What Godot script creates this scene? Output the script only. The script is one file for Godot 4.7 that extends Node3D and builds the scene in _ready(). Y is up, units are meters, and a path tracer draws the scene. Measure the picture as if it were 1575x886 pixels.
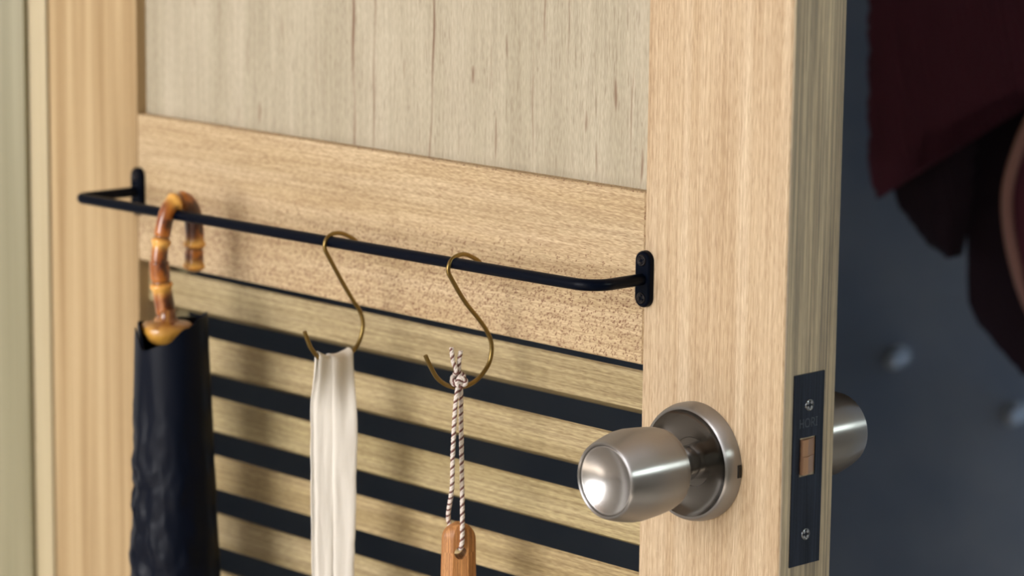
extends Node3D
# A louvred wooden door standing ajar, with a black towel rail, an umbrella, two hooks, a cloth strap and a corded shoehorn.
# World axes follow the door: x to the right along its face, y up, z out of its face; the free edge of the door is x = 0.

const HINGE := Vector3(-0.6008, 0, 0.0004)
const OPEN := 25.0                      # degrees the door stands open from the wall
const FLOOR := -0.95

# ---------------------------------------------------------------- mesh builder
class B:
	var v := PackedVector3Array()
	var n := PackedVector3Array()
	var uv := PackedVector2Array()
	var c := PackedColorArray()
	var t := PackedInt32Array()
	var t0 := 0
	var v0 := 0

	func begin() -> void:
		t0 = t.size()
		v0 = v.size()

	func vert(p: Vector3, nn: Vector3, u: Vector2, col := Color.WHITE) -> int:
		v.append(p); n.append(nn); uv.append(u); c.append(col)
		return v.size() - 1

	# closed shells: turn everything added since begin() outwards
	func finish() -> void:
		var vol := 0.0
		for i in range(t0, t.size(), 3):
			vol += v[t[i]].dot(v[t[i + 1]].cross(v[t[i + 2]]))
		if vol < 0.0:
			for i in range(t0, t.size(), 3):
				var k := t[i + 1]
				t[i + 1] = t[i + 2]
				t[i + 2] = k
			for i in range(v0, v.size()):
				n[i] = -n[i]

	# rows of points; smooth normals; wrap joins first and last column
	func grid(rows: Array, wrap := false, us := Vector2(1, 1), uo := Vector2.ZERO, cols: Array = []) -> void:
		var nr := rows.size()
		var nc: int = rows[0].size()
		var base := v.size()
		var acc: Array[Vector3] = []
		acc.resize(nr * nc)
		acc.fill(Vector3.ZERO)
		for i in nr - 1:
			for j in nc - 1:
				var a: Vector3 = rows[i][j]
				var b: Vector3 = rows[i][j + 1]
				var d: Vector3 = rows[i + 1][j]
				var e: Vector3 = rows[i + 1][j + 1]
				var f := (e - a).cross(d - b)
				acc[i * nc + j] += f
				acc[i * nc + j + 1] += f
				acc[(i + 1) * nc + j] += f
				acc[(i + 1) * nc + j + 1] += f
		if wrap:
			for i in nr:
				var s := acc[i * nc] + acc[i * nc + nc - 1]
				acc[i * nc] = s
				acc[i * nc + nc - 1] = s
		for i in nr:
			for j in nc:
				var col: Color = cols[i][j] if cols.size() else Color.WHITE
				vert(rows[i][j], acc[i * nc + j].normalized(), Vector2(uo.x + us.x * j / (nc - 1.0), uo.y + us.y * i / (nr - 1.0)), col)
		for i in nr - 1:
			for j in nc - 1:
				var k := base + i * nc + j
				t.append_array([k, k + 1, k + nc + 1, k, k + nc + 1, k + nc])

	func fan(ring: Array, centre: Vector3, flip: bool, col := Color.WHITE) -> void:
		var base := v.size()
		var nn := Vector3.ZERO
		for i in ring.size() - 1:
			nn += (ring[i] - centre).cross(ring[i + 1] - centre)
		nn = nn.normalized() * (-1.0 if flip else 1.0)
		vert(centre, nn, Vector2(0.5, 0.5), col)
		for p in ring:
			vert(p, nn, Vector2(0.5, 0.5), col)
		for i in ring.size() - 1:
			if flip:
				t.append_array([base, base + i + 2, base + i + 1])
			else:
				t.append_array([base, base + i + 1, base + i + 2])

	func flat(pts: Array, centre: Vector3, uvf: Callable, col := Color.WHITE) -> void:
		var nn: Vector3 = (pts[1] - pts[0]).cross(pts[2] - pts[0]).normalized()
		if nn.dot((pts[0] + pts[1] + pts[2]) / 3.0 - centre) < 0.0:
			nn = -nn
			pts.reverse()
		var base := v.size()
		for p in pts:
			vert(p, nn, uvf.call(p, nn), col)
		for i in range(1, pts.size() - 1):
			t.append_array([base, base + i, base + i + 1])

	# box with chamfered edges; the grain runs along axis g; UV (across / tw, along / th)
	func box(lo: Vector3, hi: Vector3, bev: float, g := 1, tw := 1.0, th := 1.0, off := Vector2.ZERO) -> void:
		var mid := (lo + hi) / 2.0
		var uvf := func(p: Vector3, nn: Vector3) -> Vector2:
			var a := nn.abs().max_axis_index()
			var along := g if g != a else (a + 1) % 3
			var across := 3 - a - along
			return Vector2((p[across] - lo[across]) / tw + off.x, (p[along] - lo[along]) / th + off.y)
		var q := func(s: Vector3i, a: int) -> Vector3:
			var p := Vector3()
			for k in 3:
				p[k] = (hi[k] if s[k] > 0 else lo[k]) - (0.0 if k == a else bev * s[k])
			return p
		for a in 3:
			var b := (a + 1) % 3
			var d := (a + 2) % 3
			for sa in [-1, 1]:
				var pts := []
				for m in [[-1, -1], [1, -1], [1, 1], [-1, 1]]:
					var s := Vector3i()
					s[a] = sa; s[b] = m[0]; s[d] = m[1]
					pts.append(q.call(s, a))
				flat(pts, mid, uvf)
				if bev <= 0.0:
					continue
				for sb in [-1, 1]:
					var s1 := Vector3i()
					s1[a] = sa; s1[b] = sb; s1[d] = -1
					var s2 := s1
					s2[d] = 1
					flat([q.call(s1, a), q.call(s2, a), q.call(s2, b), q.call(s1, b)], mid, uvf)
		if bev > 0.0:
			for sx in [-1, 1]:
				for sy in [-1, 1]:
					for sz in [-1, 1]:
						var s := Vector3i(sx, sy, sz)
						flat([q.call(s, 0), q.call(s, 1), q.call(s, 2)], mid, uvf)

	# convex outline (in the plane across axis) pushed along x from x0 to x1
	func prism_x(outline: Array, x0: float, x1: float, tw: float, th: float, off := Vector2.ZERO) -> void:
		var mid := Vector3((x0 + x1) / 2.0, 0, 0)
		for p in outline:
			mid += Vector3(0, p.x, p.y) / outline.size()
		var uvf := func(p: Vector3, nn: Vector3) -> Vector2:
			return Vector2((p.y if absf(nn.z) > 0.6 else p.z) / tw + off.x, (p.x - x0) / th + off.y)
		for i in outline.size():
			var a: Vector2 = outline[i]
			var b: Vector2 = outline[(i + 1) % outline.size()]
			flat([Vector3(x0, a.x, a.y), Vector3(x1, a.x, a.y), Vector3(x1, b.x, b.y), Vector3(x0, b.x, b.y)], mid, uvf)
		for x in [x0, x1]:
			var pts := []
			for p in outline:
				pts.append(Vector3(x, p.x, p.y))
			flat(pts, mid, uvf)

	# profile: array of (radius, height); a repeated point starts a hard edge; axis +z from o
	func lathe(profile: Array, seg: int, xf: Transform3D, colf = null) -> void:
		begin()
		var runs := [[profile[0]]]
		for i in range(1, profile.size()):
			if profile[i].is_equal_approx(profile[i - 1]):
				runs.append([profile[i]])
			else:
				runs[-1].append(profile[i])
		var total := 0.0
		for run in runs:
			var rows := []
			var cols := []
			for j in seg + 1:      # rows go round, columns along: u is axial, for the brushing
				var a := TAU * j / seg
				var row := PackedVector3Array()
				var cr := []
				for p in run:
					row.append(xf * Vector3(p.x * cos(a), p.x * sin(a), p.y))
					cr.append(colf.call(p, a) if colf else Color.WHITE)
				rows.append(row)
				cols.append(cr)
			var from := v.size()
			grid(rows, false, Vector2(0.2, 1), Vector2(total, 0), cols)
			var nc: int = run.size()
			for k in nc:           # join the seam
				var s := (n[from + k] + n[from + seg * nc + k]).normalized()
				n[from + k] = s
				n[from + seg * nc + k] = s
			for k in [0, nc - 1]:  # poles
				if run[k].x < 1e-6:
					var s := Vector3.ZERO
					for j in seg + 1:
						s += n[from + j * nc + k]
					for j in seg + 1:
						n[from + j * nc + k] = s.normalized()
		finish()

	# round bar along points; radius a number or a Callable(f along 0..1)
	func tube(pts: Array, radius, seg := 16, colf = null, ends := true) -> void:
		begin()
		var rows := []
		var cols := []
		var up := Vector3.ZERO
		var m := pts.size()
		for i in m:
			var d: Vector3 = (pts[mini(i + 1, m - 1)] - pts[maxi(i - 1, 0)]).normalized()
			if i == 0:
				up = d.cross(Vector3(0.31, 0.2, 0.93) if absf(d.z) < 0.9 else Vector3.RIGHT).normalized()
			up = (up - d * up.dot(d)).normalized()
			var side := d.cross(up)
			var r: float = radius.call(i / (m - 1.0)) if radius is Callable else radius
			var row := PackedVector3Array()
			var cr := []
			for j in seg + 1:
				var a := TAU * j / seg
				row.append(pts[i] + (up * cos(a) + side * sin(a)) * r)
				cr.append(colf.call(i / (m - 1.0), a) if colf else Color.WHITE)
			rows.append(row)
			cols.append(cr)
		grid(rows, true, Vector2(1, 8), Vector2.ZERO, cols)
		if ends:
			fan(Array(rows[0]), pts[0], true, cols[0][0])
			fan(Array(rows[m - 1]), pts[m - 1], false, cols[m - 1][0])
		finish()

	# cloth: rows of points thickened by h
	func sheet(rows: Array, h: float, us := Vector2(1, 1), cols: Array = []) -> void:
		begin()
		var nr := rows.size()
		var nc: int = rows[0].size()
		var front := []
		var back := []
		for i in nr:
			var a := PackedVector3Array()
			var b := PackedVector3Array()
			for j in nc:
				var du: Vector3 = rows[i][mini(j + 1, nc - 1)] - rows[i][maxi(j - 1, 0)]
				var dv: Vector3 = rows[mini(i + 1, nr - 1)][j] - rows[maxi(i - 1, 0)][j]
				var nn := du.cross(dv).normalized() * h / 2.0
				a.append(rows[i][j] + nn)
				b.append(rows[i][j] - nn)
			front.append(a)
			back.append(b)
		grid(front, false, us, Vector2.ZERO, cols)
		var back_r := []
		var cols_r := []
		for i in nr:
			var b: PackedVector3Array = back[i].duplicate()
			b.reverse()
			back_r.append(b)
			if cols.size():
				var cc: Array = cols[i].duplicate()
				cc.reverse()
				cols_r.append(cc)
		grid(back_r, false, us, Vector2.ZERO, cols_r)
		grid([back[0], front[0]], false, us, Vector2.ZERO, [cols[0], cols[0]] if cols.size() else [])
		grid([front[nr - 1], back[nr - 1]], false, us, Vector2.ZERO, [cols[nr - 1], cols[nr - 1]] if cols.size() else [])
		for j in [0, nc - 1]:
			var a := PackedVector3Array()
			var b := PackedVector3Array()
			var cc := []
			for i in nr:
				a.append(front[i][j]); b.append(back[i][j])
				cc.append(cols[i][j] if cols.size() else Color.WHITE)
			grid([a, b] if j == 0 else [b, a], false, us, Vector2.ZERO, [cc, cc])
		finish()

	func mesh() -> ArrayMesh:
		var rev := PackedInt32Array()
		rev.resize(t.size())
		for i in range(0, t.size(), 3):
			rev[i] = t[i]; rev[i + 1] = t[i + 2]; rev[i + 2] = t[i + 1]
		var a := []
		a.resize(Mesh.ARRAY_MAX)
		a[Mesh.ARRAY_VERTEX] = v
		a[Mesh.ARRAY_NORMAL] = n
		a[Mesh.ARRAY_TEX_UV] = uv
		a[Mesh.ARRAY_COLOR] = c
		a[Mesh.ARRAY_INDEX] = rev
		var m := ArrayMesh.new()
		m.add_surface_from_arrays(Mesh.PRIMITIVE_TRIANGLES, a)
		return m


# ---------------------------------------------------------------- naming
var names := {}

func numbered(called: String) -> String:
	var k: int = names.get(called, 0)
	names[called] = k + 1
	return called if k == 0 else "%s_%03d" % [called, k]

func tag(o: Node3D, label := "", category := "", group := "", kind := "") -> Node3D:
	if label: o.set_meta("label", label)
	if category: o.set_meta("category", category)
	if group: o.set_meta("group", group)
	if kind: o.set_meta("kind", kind)
	return o

func thing(called: String, at := Vector3.ZERO) -> Node3D:
	var o := Node3D.new()
	o.name = numbered(called)
	o.position = at
	add_child(o, true)
	return o

func put(called: String, m: Mesh, mat: Material, parent: Node3D = null) -> MeshInstance3D:
	var o := MeshInstance3D.new()
	o.mesh = m
	o.material_override = mat
	o.cast_shadow = GeometryInstance3D.SHADOW_CASTING_SETTING_ON
	if parent == null:
		o.name = numbered(called)
		add_child(o, true)
	else:
		var nm := called
		var k := 0
		while parent.has_node(NodePath(nm)):
			k += 1
			nm = "%s_%03d" % [called, k]
		o.name = nm
		parent.add_child(o, true)
	return o


# ---------------------------------------------------------------- materials
func mat(col: Color, rough := 0.6, metal := 0.0) -> StandardMaterial3D:
	var m := StandardMaterial3D.new()
	m.albedo_color = col
	m.roughness = rough
	m.metallic = metal
	return m

func layer(sd: int, w: int, h: int, sw: int, sh: int, freq: float) -> PackedByteArray:
	var f := FastNoiseLite.new()
	f.seed = sd
	f.noise_type = FastNoiseLite.TYPE_SIMPLEX
	f.frequency = freq
	f.fractal_octaves = 3
	f.fractal_gain = 0.6
	var im := f.get_image(sw, sh)
	im.convert(Image.FORMAT_L8)
	im.resize(w, h, Image.INTERPOLATE_CUBIC)
	return im.get_data()

# grain runs along the picture's height
func wood(sd: int, w: int, h: int, base: Color, second: Color, dark: Color, band: float, fine: float, speck: float) -> Image:
	var a := layer(sd, w, h, maxi(w / 8, 8), maxi(h / 96, 4), 0.09)
	var b := layer(sd + 1, w, h, w, maxi(h / 40, 8), 0.11)
	var s := layer(sd + 2, w, h, w, maxi(h / 6, 8), 0.3)
	var out := PackedByteArray()
	out.resize(w * h * 3)
	var r0 := base.r * 255.0; var g0 := base.g * 255.0; var b0 := base.b * 255.0
	var r1 := (second.r - base.r) * band * 255.0; var g1 := (second.g - base.g) * band * 255.0; var b1 := (second.b - base.b) * band * 255.0
	var r2 := (dark.r - base.r) * 255.0; var g2 := (dark.g - base.g) * 255.0; var b2 := (dark.b - base.b) * 255.0
	var k := 0
	for i in w * h:
		var x := a[i] - 128
		var y := maxf(-0.45, (b[i] - 128) * fine + (s[i] - 128) * speck)
		out[k] = clampi(int(r0 + x * r1 + y * r2), 0, 255)
		out[k + 1] = clampi(int(g0 + x * g1 + y * g2), 0, 255)
		out[k + 2] = clampi(int(b0 + x * b1 + y * b2), 0, 255)
		k += 3
	return Image.create_from_data(w, h, false, Image.FORMAT_RGB8, out)

# a mark drawn along the grain
func dash(im: Image, x: float, y: float, length: float, width: float, lean: float, col: Color, strength: float) -> void:
	var w := im.get_width()
	var h := im.get_height()
	var steps := int(length) + 1
	for k in steps:
		var f := k / float(steps)
		var cx := x + lean * length * f
		var cy := int(y + k)
		var env := pow(sin(PI * clampf(f, 0.02, 0.98)), 0.6) if length > 8.0 else 1.0
		var a := strength * env
		var wd := width * (0.45 + 0.55 * env)
		if length > 30.0:
			cx += sin(y * 0.013 + k * 0.045) * 0.9 + sin(k * 0.017 + x) * 1.3
			a *= 0.65 + 0.35 * sin(k * 0.03 + x * 1.7)
		for px in range(int(floor(cx - wd)), int(ceil(cx + wd)) + 1):
			if px < 0 or px >= w or cy < 0 or cy >= h:
				continue
			var fall := clampf(1.0 - absf(px - cx) / (wd + 0.01), 0.0, 1.0)
			if fall > 0.0:
				im.set_pixel(px, cy, im.get_pixel(px, cy).lerp(col, a * fall))

func wood_mat(im: Image, rough := 0.55, relief := 0.02) -> StandardMaterial3D:
	im.generate_mipmaps()
	var m := StandardMaterial3D.new()
	m.albedo_texture = ImageTexture.create_from_image(im)
	m.roughness = rough
	m.metallic_specular = 0.4
	if relief > 0.0:
		m.heightmap_enabled = true
		m.heightmap_texture = m.albedo_texture
		m.heightmap_scale = relief
	return m

func steel(col: Color, rough: float, aniso := 0.0) -> StandardMaterial3D:
	var m := mat(col, rough, 1.0)
	if aniso:
		m.anisotropy_enabled = true
		m.anisotropy = aniso
	return m


# ---------------------------------------------------------------- curves
func smooth_path(ctrl: Array, per := 8) -> Array:
	var out := []
	var m := ctrl.size()
	for i in m - 1:
		var p0: Vector3 = ctrl[maxi(i - 1, 0)]
		var p3: Vector3 = ctrl[mini(i + 2, m - 1)]
		for k in per:
			out.append(ctrl[i].cubic_interpolate(ctrl[i + 1], p0, p3, k / float(per)))
	out.append(ctrl[m - 1])
	return out

func even(pts: Array, step: float) -> Array:
	var out := [pts[0]]
	var left := step
	for i in range(1, pts.size()):
		var a: Vector3 = pts[i - 1]
		var b: Vector3 = pts[i]
		var d := a.distance_to(b)
		var at := 0.0
		while d - at >= left:
			at += left
			out.append(a.lerp(b, at / d))
			left = step
		left -= d - at
	return out

# three strands laid round a path
func lay_cord(path: Array, white: B, brown: B, r: float) -> void:
	var pts := even(path, 0.00035)
	var m := pts.size()
	var frames := []
	var up := Vector3.ZERO
	for i in m:
		var d: Vector3 = (pts[mini(i + 2, m - 1)] - pts[maxi(i - 2, 0)]).normalized()
		if i == 0:
			up = d.cross(Vector3(0.9, 0.1, 0.4)).normalized()
		up = (up - d * up.dot(d)).normalized()
		frames.append([up, d.cross(up)])
	for k in 3:
		var ply := []
		for i in m:
			var a := TAU * (i * 0.00035 / 0.0044 + k / 3.0)
			ply.append(pts[i] + (frames[i][0] * cos(a) + frames[i][1] * sin(a)) * r * 0.5)
		(brown if k == 0 else white).tube(ply, r * (0.50 if k == 0 else 0.58), 7)


func _ready() -> void:
	# ------------------------------------------------ camera, light, exposure
	var cam := Camera3D.new()
	cam.name = "camera"
	cam.transform = Transform3D(Basis(Vector3(0.69261, 0.011725, -0.721216), Vector3(-0.134001, 0.984554, -0.11268), Vector3(0.708755, 0.174687, 0.683485)).orthonormalized(), Vector3(0.942516, 0.3387, 1.091125))
	var lens := CameraAttributesPhysical.new()
	lens.frustum_focal_length = 100.0
	lens.frustum_focus_distance = 1.535
	lens.exposure_aperture = 6.3
	cam.attributes = lens
	add_child(cam)
	cam.fov = 10.767
	cam.near = 0.05
	cam.far = 50.0
	cam.current = true

	var we := WorldEnvironment.new()
	we.name = "world"
	var env := Environment.new()
	env.background_mode = Environment.BG_SKY
	var sky := Sky.new()
	var sm := ProceduralSkyMaterial.new()
	sm.sky_top_color = Color(0.45, 0.6, 0.85)
	sm.sky_horizon_color = Color(0.8, 0.86, 0.92)
	sm.ground_horizon_color = Color(0.6, 0.6, 0.58)
	sm.ground_bottom_color = Color(0.4, 0.4, 0.38)
	sky.sky_material = sm
	env.sky = sky
	env.tonemap_mode = Environment.TONE_MAPPER_LINEAR
	env.tonemap_exposure = 1.0
	env.sdfgi_enabled = true
	env.ssao_enabled = true
	env.ssil_enabled = true
	we.environment = env
	add_child(we)

	var th := deg_to_rad(OPEN)
	var room := Transform3D(Basis(Vector3.UP, th), HINGE)
	# daylight through the tall balcony window in the wall facing the door
	var day := AreaLight3D.new()
	day.name = "window_daylight"
	day.area_size = Vector2(2.1, 1.9)
	day.light_energy = 14.0
	day.light_color = Color(1.0, 0.985, 0.975)
	day.area_range = 12.0
	day.area_attenuation = 2.0
	day.shadow_enabled = true
	day.transform = room * Transform3D(Basis(), Vector3(-1.45, 0.70, 2.97))
	add_child(day)
	# the smaller window of the right wall
	var side := AreaLight3D.new()
	side.name = "side_window_daylight"
	side.area_size = Vector2(0.9, 0.5)
	side.light_energy = 4.0
	side.light_color = Color(0.95, 1.0, 0.97)
	side.area_range = 12.0
	side.area_attenuation = 2.0
	side.shadow_enabled = true
	side.transform = room * Transform3D(Basis(Vector3.UP, PI / 2.0), Vector3(3.66, 1.10, 0.75))
	add_child(side)
	# the frosted pane in the closet's right side wall
	var pane := AreaLight3D.new()
	pane.name = "closet_window_daylight"
	pane.area_size = Vector2(0.2, 1.0)
	pane.light_energy = 0.15
	pane.light_color = Color(0.80, 0.90, 1.0)
	pane.area_range = 12.0
	pane.area_attenuation = 2.0
	pane.shadow_enabled = true
	pane.transform = room * Transform3D(Basis(Vector3.UP, PI / 2.0), Vector3(0.97, 0.0, -0.62))
	add_child(pane)
	# sun on the floor inside the balcony window
	var sun := DirectionalLight3D.new()
	sun.name = "sun"
	sun.light_energy = 9.0
	sun.light_color = Color(1.0, 0.97, 0.93)
	sun.light_angular_distance = 0.6
	sun.shadow_enabled = true
	sun.transform = Transform3D(Basis.looking_at(room.basis * Vector3(0.45, -0.8, -0.45), Vector3.UP), Vector3.ZERO)
	add_child(sun)

	build_room(room)
	build_door()
	build_rail()
	build_umbrella()
	build_hooks()
	build_strap()
	build_cord_and_horn()
	build_coat(room)


# ---------------------------------------------------------------- the room
func shell(called: String, boxes: Array, m: Material, room: Transform3D, label: String, category: String) -> MeshInstance3D:
	var b := B.new()
	for q in boxes:
		b.begin()
		b.box(q[0], q[1], 0.0, 1, 1.0, 1.0)
		b.finish()
	var o := put(called, b.mesh(), m)
	o.transform = room
	tag(o, label, category, "", "structure")
	return o

func build_room(room: Transform3D) -> void:
	var plaster := mat(Color(0.83, 0.83, 0.82), 0.9)
	var boards := wood(70, 256, 512, Color(0.66, 0.63, 0.59), Color(0.75, 0.72, 0.68), Color(0.5, 0.46, 0.40), 0.004, 0.002, 0.001)
	var planks := wood_mat(boards, 0.35, 0.0)
	planks.uv1_scale = Vector3(3, 1, 1)
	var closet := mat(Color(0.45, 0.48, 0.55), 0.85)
	var grey := FastNoiseLite.new()
	grey.seed = 5
	grey.frequency = 0.012
	var nt := NoiseTexture2D.new()
	nt.width = 256; nt.height = 256
	nt.seamless = true
	nt.noise = grey
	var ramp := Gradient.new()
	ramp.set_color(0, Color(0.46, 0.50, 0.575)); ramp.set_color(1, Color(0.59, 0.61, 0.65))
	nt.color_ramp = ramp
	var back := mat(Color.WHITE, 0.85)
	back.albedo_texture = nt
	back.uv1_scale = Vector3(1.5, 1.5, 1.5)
	var V := func(x: float, y: float, z: float) -> Vector3: return Vector3(x, y, z)
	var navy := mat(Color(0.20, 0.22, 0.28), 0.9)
	shell("floor", [[V.call(-2.7, FLOOR - 0.1, -0.9), V.call(3.8, FLOOR, 3.1)]], planks, room, "pale wooden floor of the room", "floor")
	shell("ceiling", [[V.call(-2.7, 1.75, -0.9), V.call(3.8, 1.85, 3.1)]], mat(Color(0.60, 0.53, 0.46), 0.9), room, "wooden ceiling of the room", "ceiling")
	shell("wall_front", [
		[V.call(-2.6, FLOOR, -0.1), V.call(-0.09, 1.75, -0.004)],
		[V.call(0.86, FLOOR, -0.1), V.call(3.6, 1.75, -0.004)],
		[V.call(-0.09, 1.13, -0.1), V.call(0.86, 1.75, -0.004)]], plaster, room, "white plaster wall around the closet doorway", "wall")
	shell("wall_rear", [
		[V.call(-2.6, FLOOR, 2.9), V.call(-2.5, 1.75, 3.02)],
		[V.call(-0.4, FLOOR, 2.9), V.call(3.6, 1.75, 3.02)],
		[V.call(-2.5, FLOOR, 2.9), V.call(-0.4, -0.25, 3.02)],
		[V.call(-2.5, 1.65, 2.9), V.call(-0.4, 1.75, 3.02)]], plaster, room, "white plaster wall with the large window facing the closet door", "wall")
	shell("wall_right", [
		[V.call(3.6, FLOOR, -0.1), V.call(3.72, 1.75, 0.3)],
		[V.call(3.6, FLOOR, 1.2), V.call(3.72, 1.75, 3.0)],
		[V.call(3.6, FLOOR, 0.3), V.call(3.72, 0.85, 1.2)],
		[V.call(3.6, 1.35, 0.3), V.call(3.72, 1.75, 1.2)]], mat(Color(0.42, 0.39, 0.37), 0.9), room, "brown wall on the far right of the room with a small window", "wall")
	shell("wall_left", [[V.call(-2.72, FLOOR, -0.1), V.call(-2.6, 1.75, 3.0)]], mat(Color(0.62, 0.60, 0.57), 0.9), room, "grey wall on the left of the room", "wall")
	var fr := B.new()
	for q in [[-2.5, -2.44], [-1.49, -1.41], [-0.46, -0.4]]:
		fr.begin()
		fr.box(Vector3(q[0], -0.25, 2.91), Vector3(q[1], 1.65, 2.955), 0.004)
		fr.finish()
	for q in [[-0.25, -0.19], [1.59, 1.65]]:
		fr.begin()
		fr.box(Vector3(-2.5, q[0], 2.91), Vector3(-0.4, q[1], 2.955), 0.004, 0)
		fr.finish()
	var wf := put("window_1", fr.mesh(), mat(Color(0.5, 0.5, 0.5), 0.4))
	wf.transform = room
	tag(wf, "grey framed sliding window facing the closet door", "window", "", "structure")
	# the closet behind the door
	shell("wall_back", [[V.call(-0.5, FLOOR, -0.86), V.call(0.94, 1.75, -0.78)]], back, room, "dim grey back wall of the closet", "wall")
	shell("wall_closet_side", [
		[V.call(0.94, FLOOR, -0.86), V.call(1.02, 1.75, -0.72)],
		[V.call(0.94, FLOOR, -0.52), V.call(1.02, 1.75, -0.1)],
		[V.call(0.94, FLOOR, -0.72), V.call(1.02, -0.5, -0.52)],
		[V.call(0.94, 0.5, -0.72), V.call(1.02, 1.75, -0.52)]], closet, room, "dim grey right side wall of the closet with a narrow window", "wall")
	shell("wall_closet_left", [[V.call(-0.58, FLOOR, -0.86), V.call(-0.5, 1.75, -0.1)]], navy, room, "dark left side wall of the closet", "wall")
	# door casing: a stepped board on the wall to the left of the hinge, jambs and head
	var cw := wood(81, 256, 512, Color(0.595, 0.57, 0.455), Color(0.70, 0.67, 0.56), Color(0.52, 0.49, 0.37), 0.004, 0.0026, 0.0004)
	var cm := wood_mat(cw, 0.35, 0.0)
	var t := B.new()
	for q in [[Vector3(-0.085, FLOOR, -0.1), Vector3(-0.013, 1.12, 0.0006)], [Vector3(-0.080, FLOOR, 0.0006), Vector3(-0.0135, 1.12, 0.0040)],
			[Vector3(0.80, FLOOR, -0.1), Vector3(0.86, 1.12, 0.012)]]:
		t.begin()
		t.box(q[0], q[1], 0.001, 1, 0.1, 0.6, Vector2(0, -0.083))
		t.finish()
	t.begin()
	t.box(Vector3(-0.085, 1.06, -0.1), Vector3(0.86, 1.13, 0.012), 0.001, 0, 0.1, 0.5)
	t.finish()
	var tr := put("trim_1", t.mesh(), cm)
	tr.transform = room
	tag(tr, "pale wooden casing of the doorway at the hinge side", "trim", "", "structure")
	t = B.new()
	t.begin()
	t.box(Vector3(-0.0132, FLOOR, -0.1), Vector3(-0.0003, 1.12, 0.0008), 0.0004, 1, 0.03, 0.6, Vector2(0, -0.083))
	t.finish()
	var bead := wood_mat(wood(85, 64, 512, Color(0.73, 0.67, 0.53), Color(0.80, 0.75, 0.62), Color(0.62, 0.55, 0.41), 0.004, 0.0016, 0.0004), 0.4, 0.0)
	var tr2 := put("trim_2", t.mesh(), bead)
	tr2.transform = room
	tag(tr2, "narrow lighter jamb edge between the casing and the door", "trim", "", "structure")
	# pegs on the closet's back wall
	var pegm := mat(Color(0.72, 0.74, 0.77), 0.4)
	var spots := [[Vector3(0.3498, -0.1529, -0.78), "dull metal peg on the closet wall, just right of the rear knob"], [Vector3(0.4498, -0.1915, -0.78), "dull metal peg on the closet wall, right below the coat hem"]]
	for s in spots:
		var o := thing("wall_peg", room * s[0])
		o.rotation.y = deg_to_rad(OPEN)
		tag(o, s[1], "peg", "pegs on the closet wall")
		var k := B.new()
		k.lathe([Vector2(0, 0), Vector2(0.009, 0), Vector2(0.009, 0), Vector2(0.009, 0.003), Vector2(0.009, 0.003), Vector2(0.004, 0.004), Vector2(0.004, 0.02)], 24, Transform3D())
		put("stem", k.mesh(), pegm, o)
		k = B.new()
		k.lathe([Vector2(0, 0.019), Vector2(0.005, 0.02), Vector2(0.0065, 0.023), Vector2(0.006, 0.027), Vector2(0.005, 0.029), Vector2(0, 0.0295)], 24, Transform3D())
		put("head", k.mesh(), pegm, o)


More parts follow.
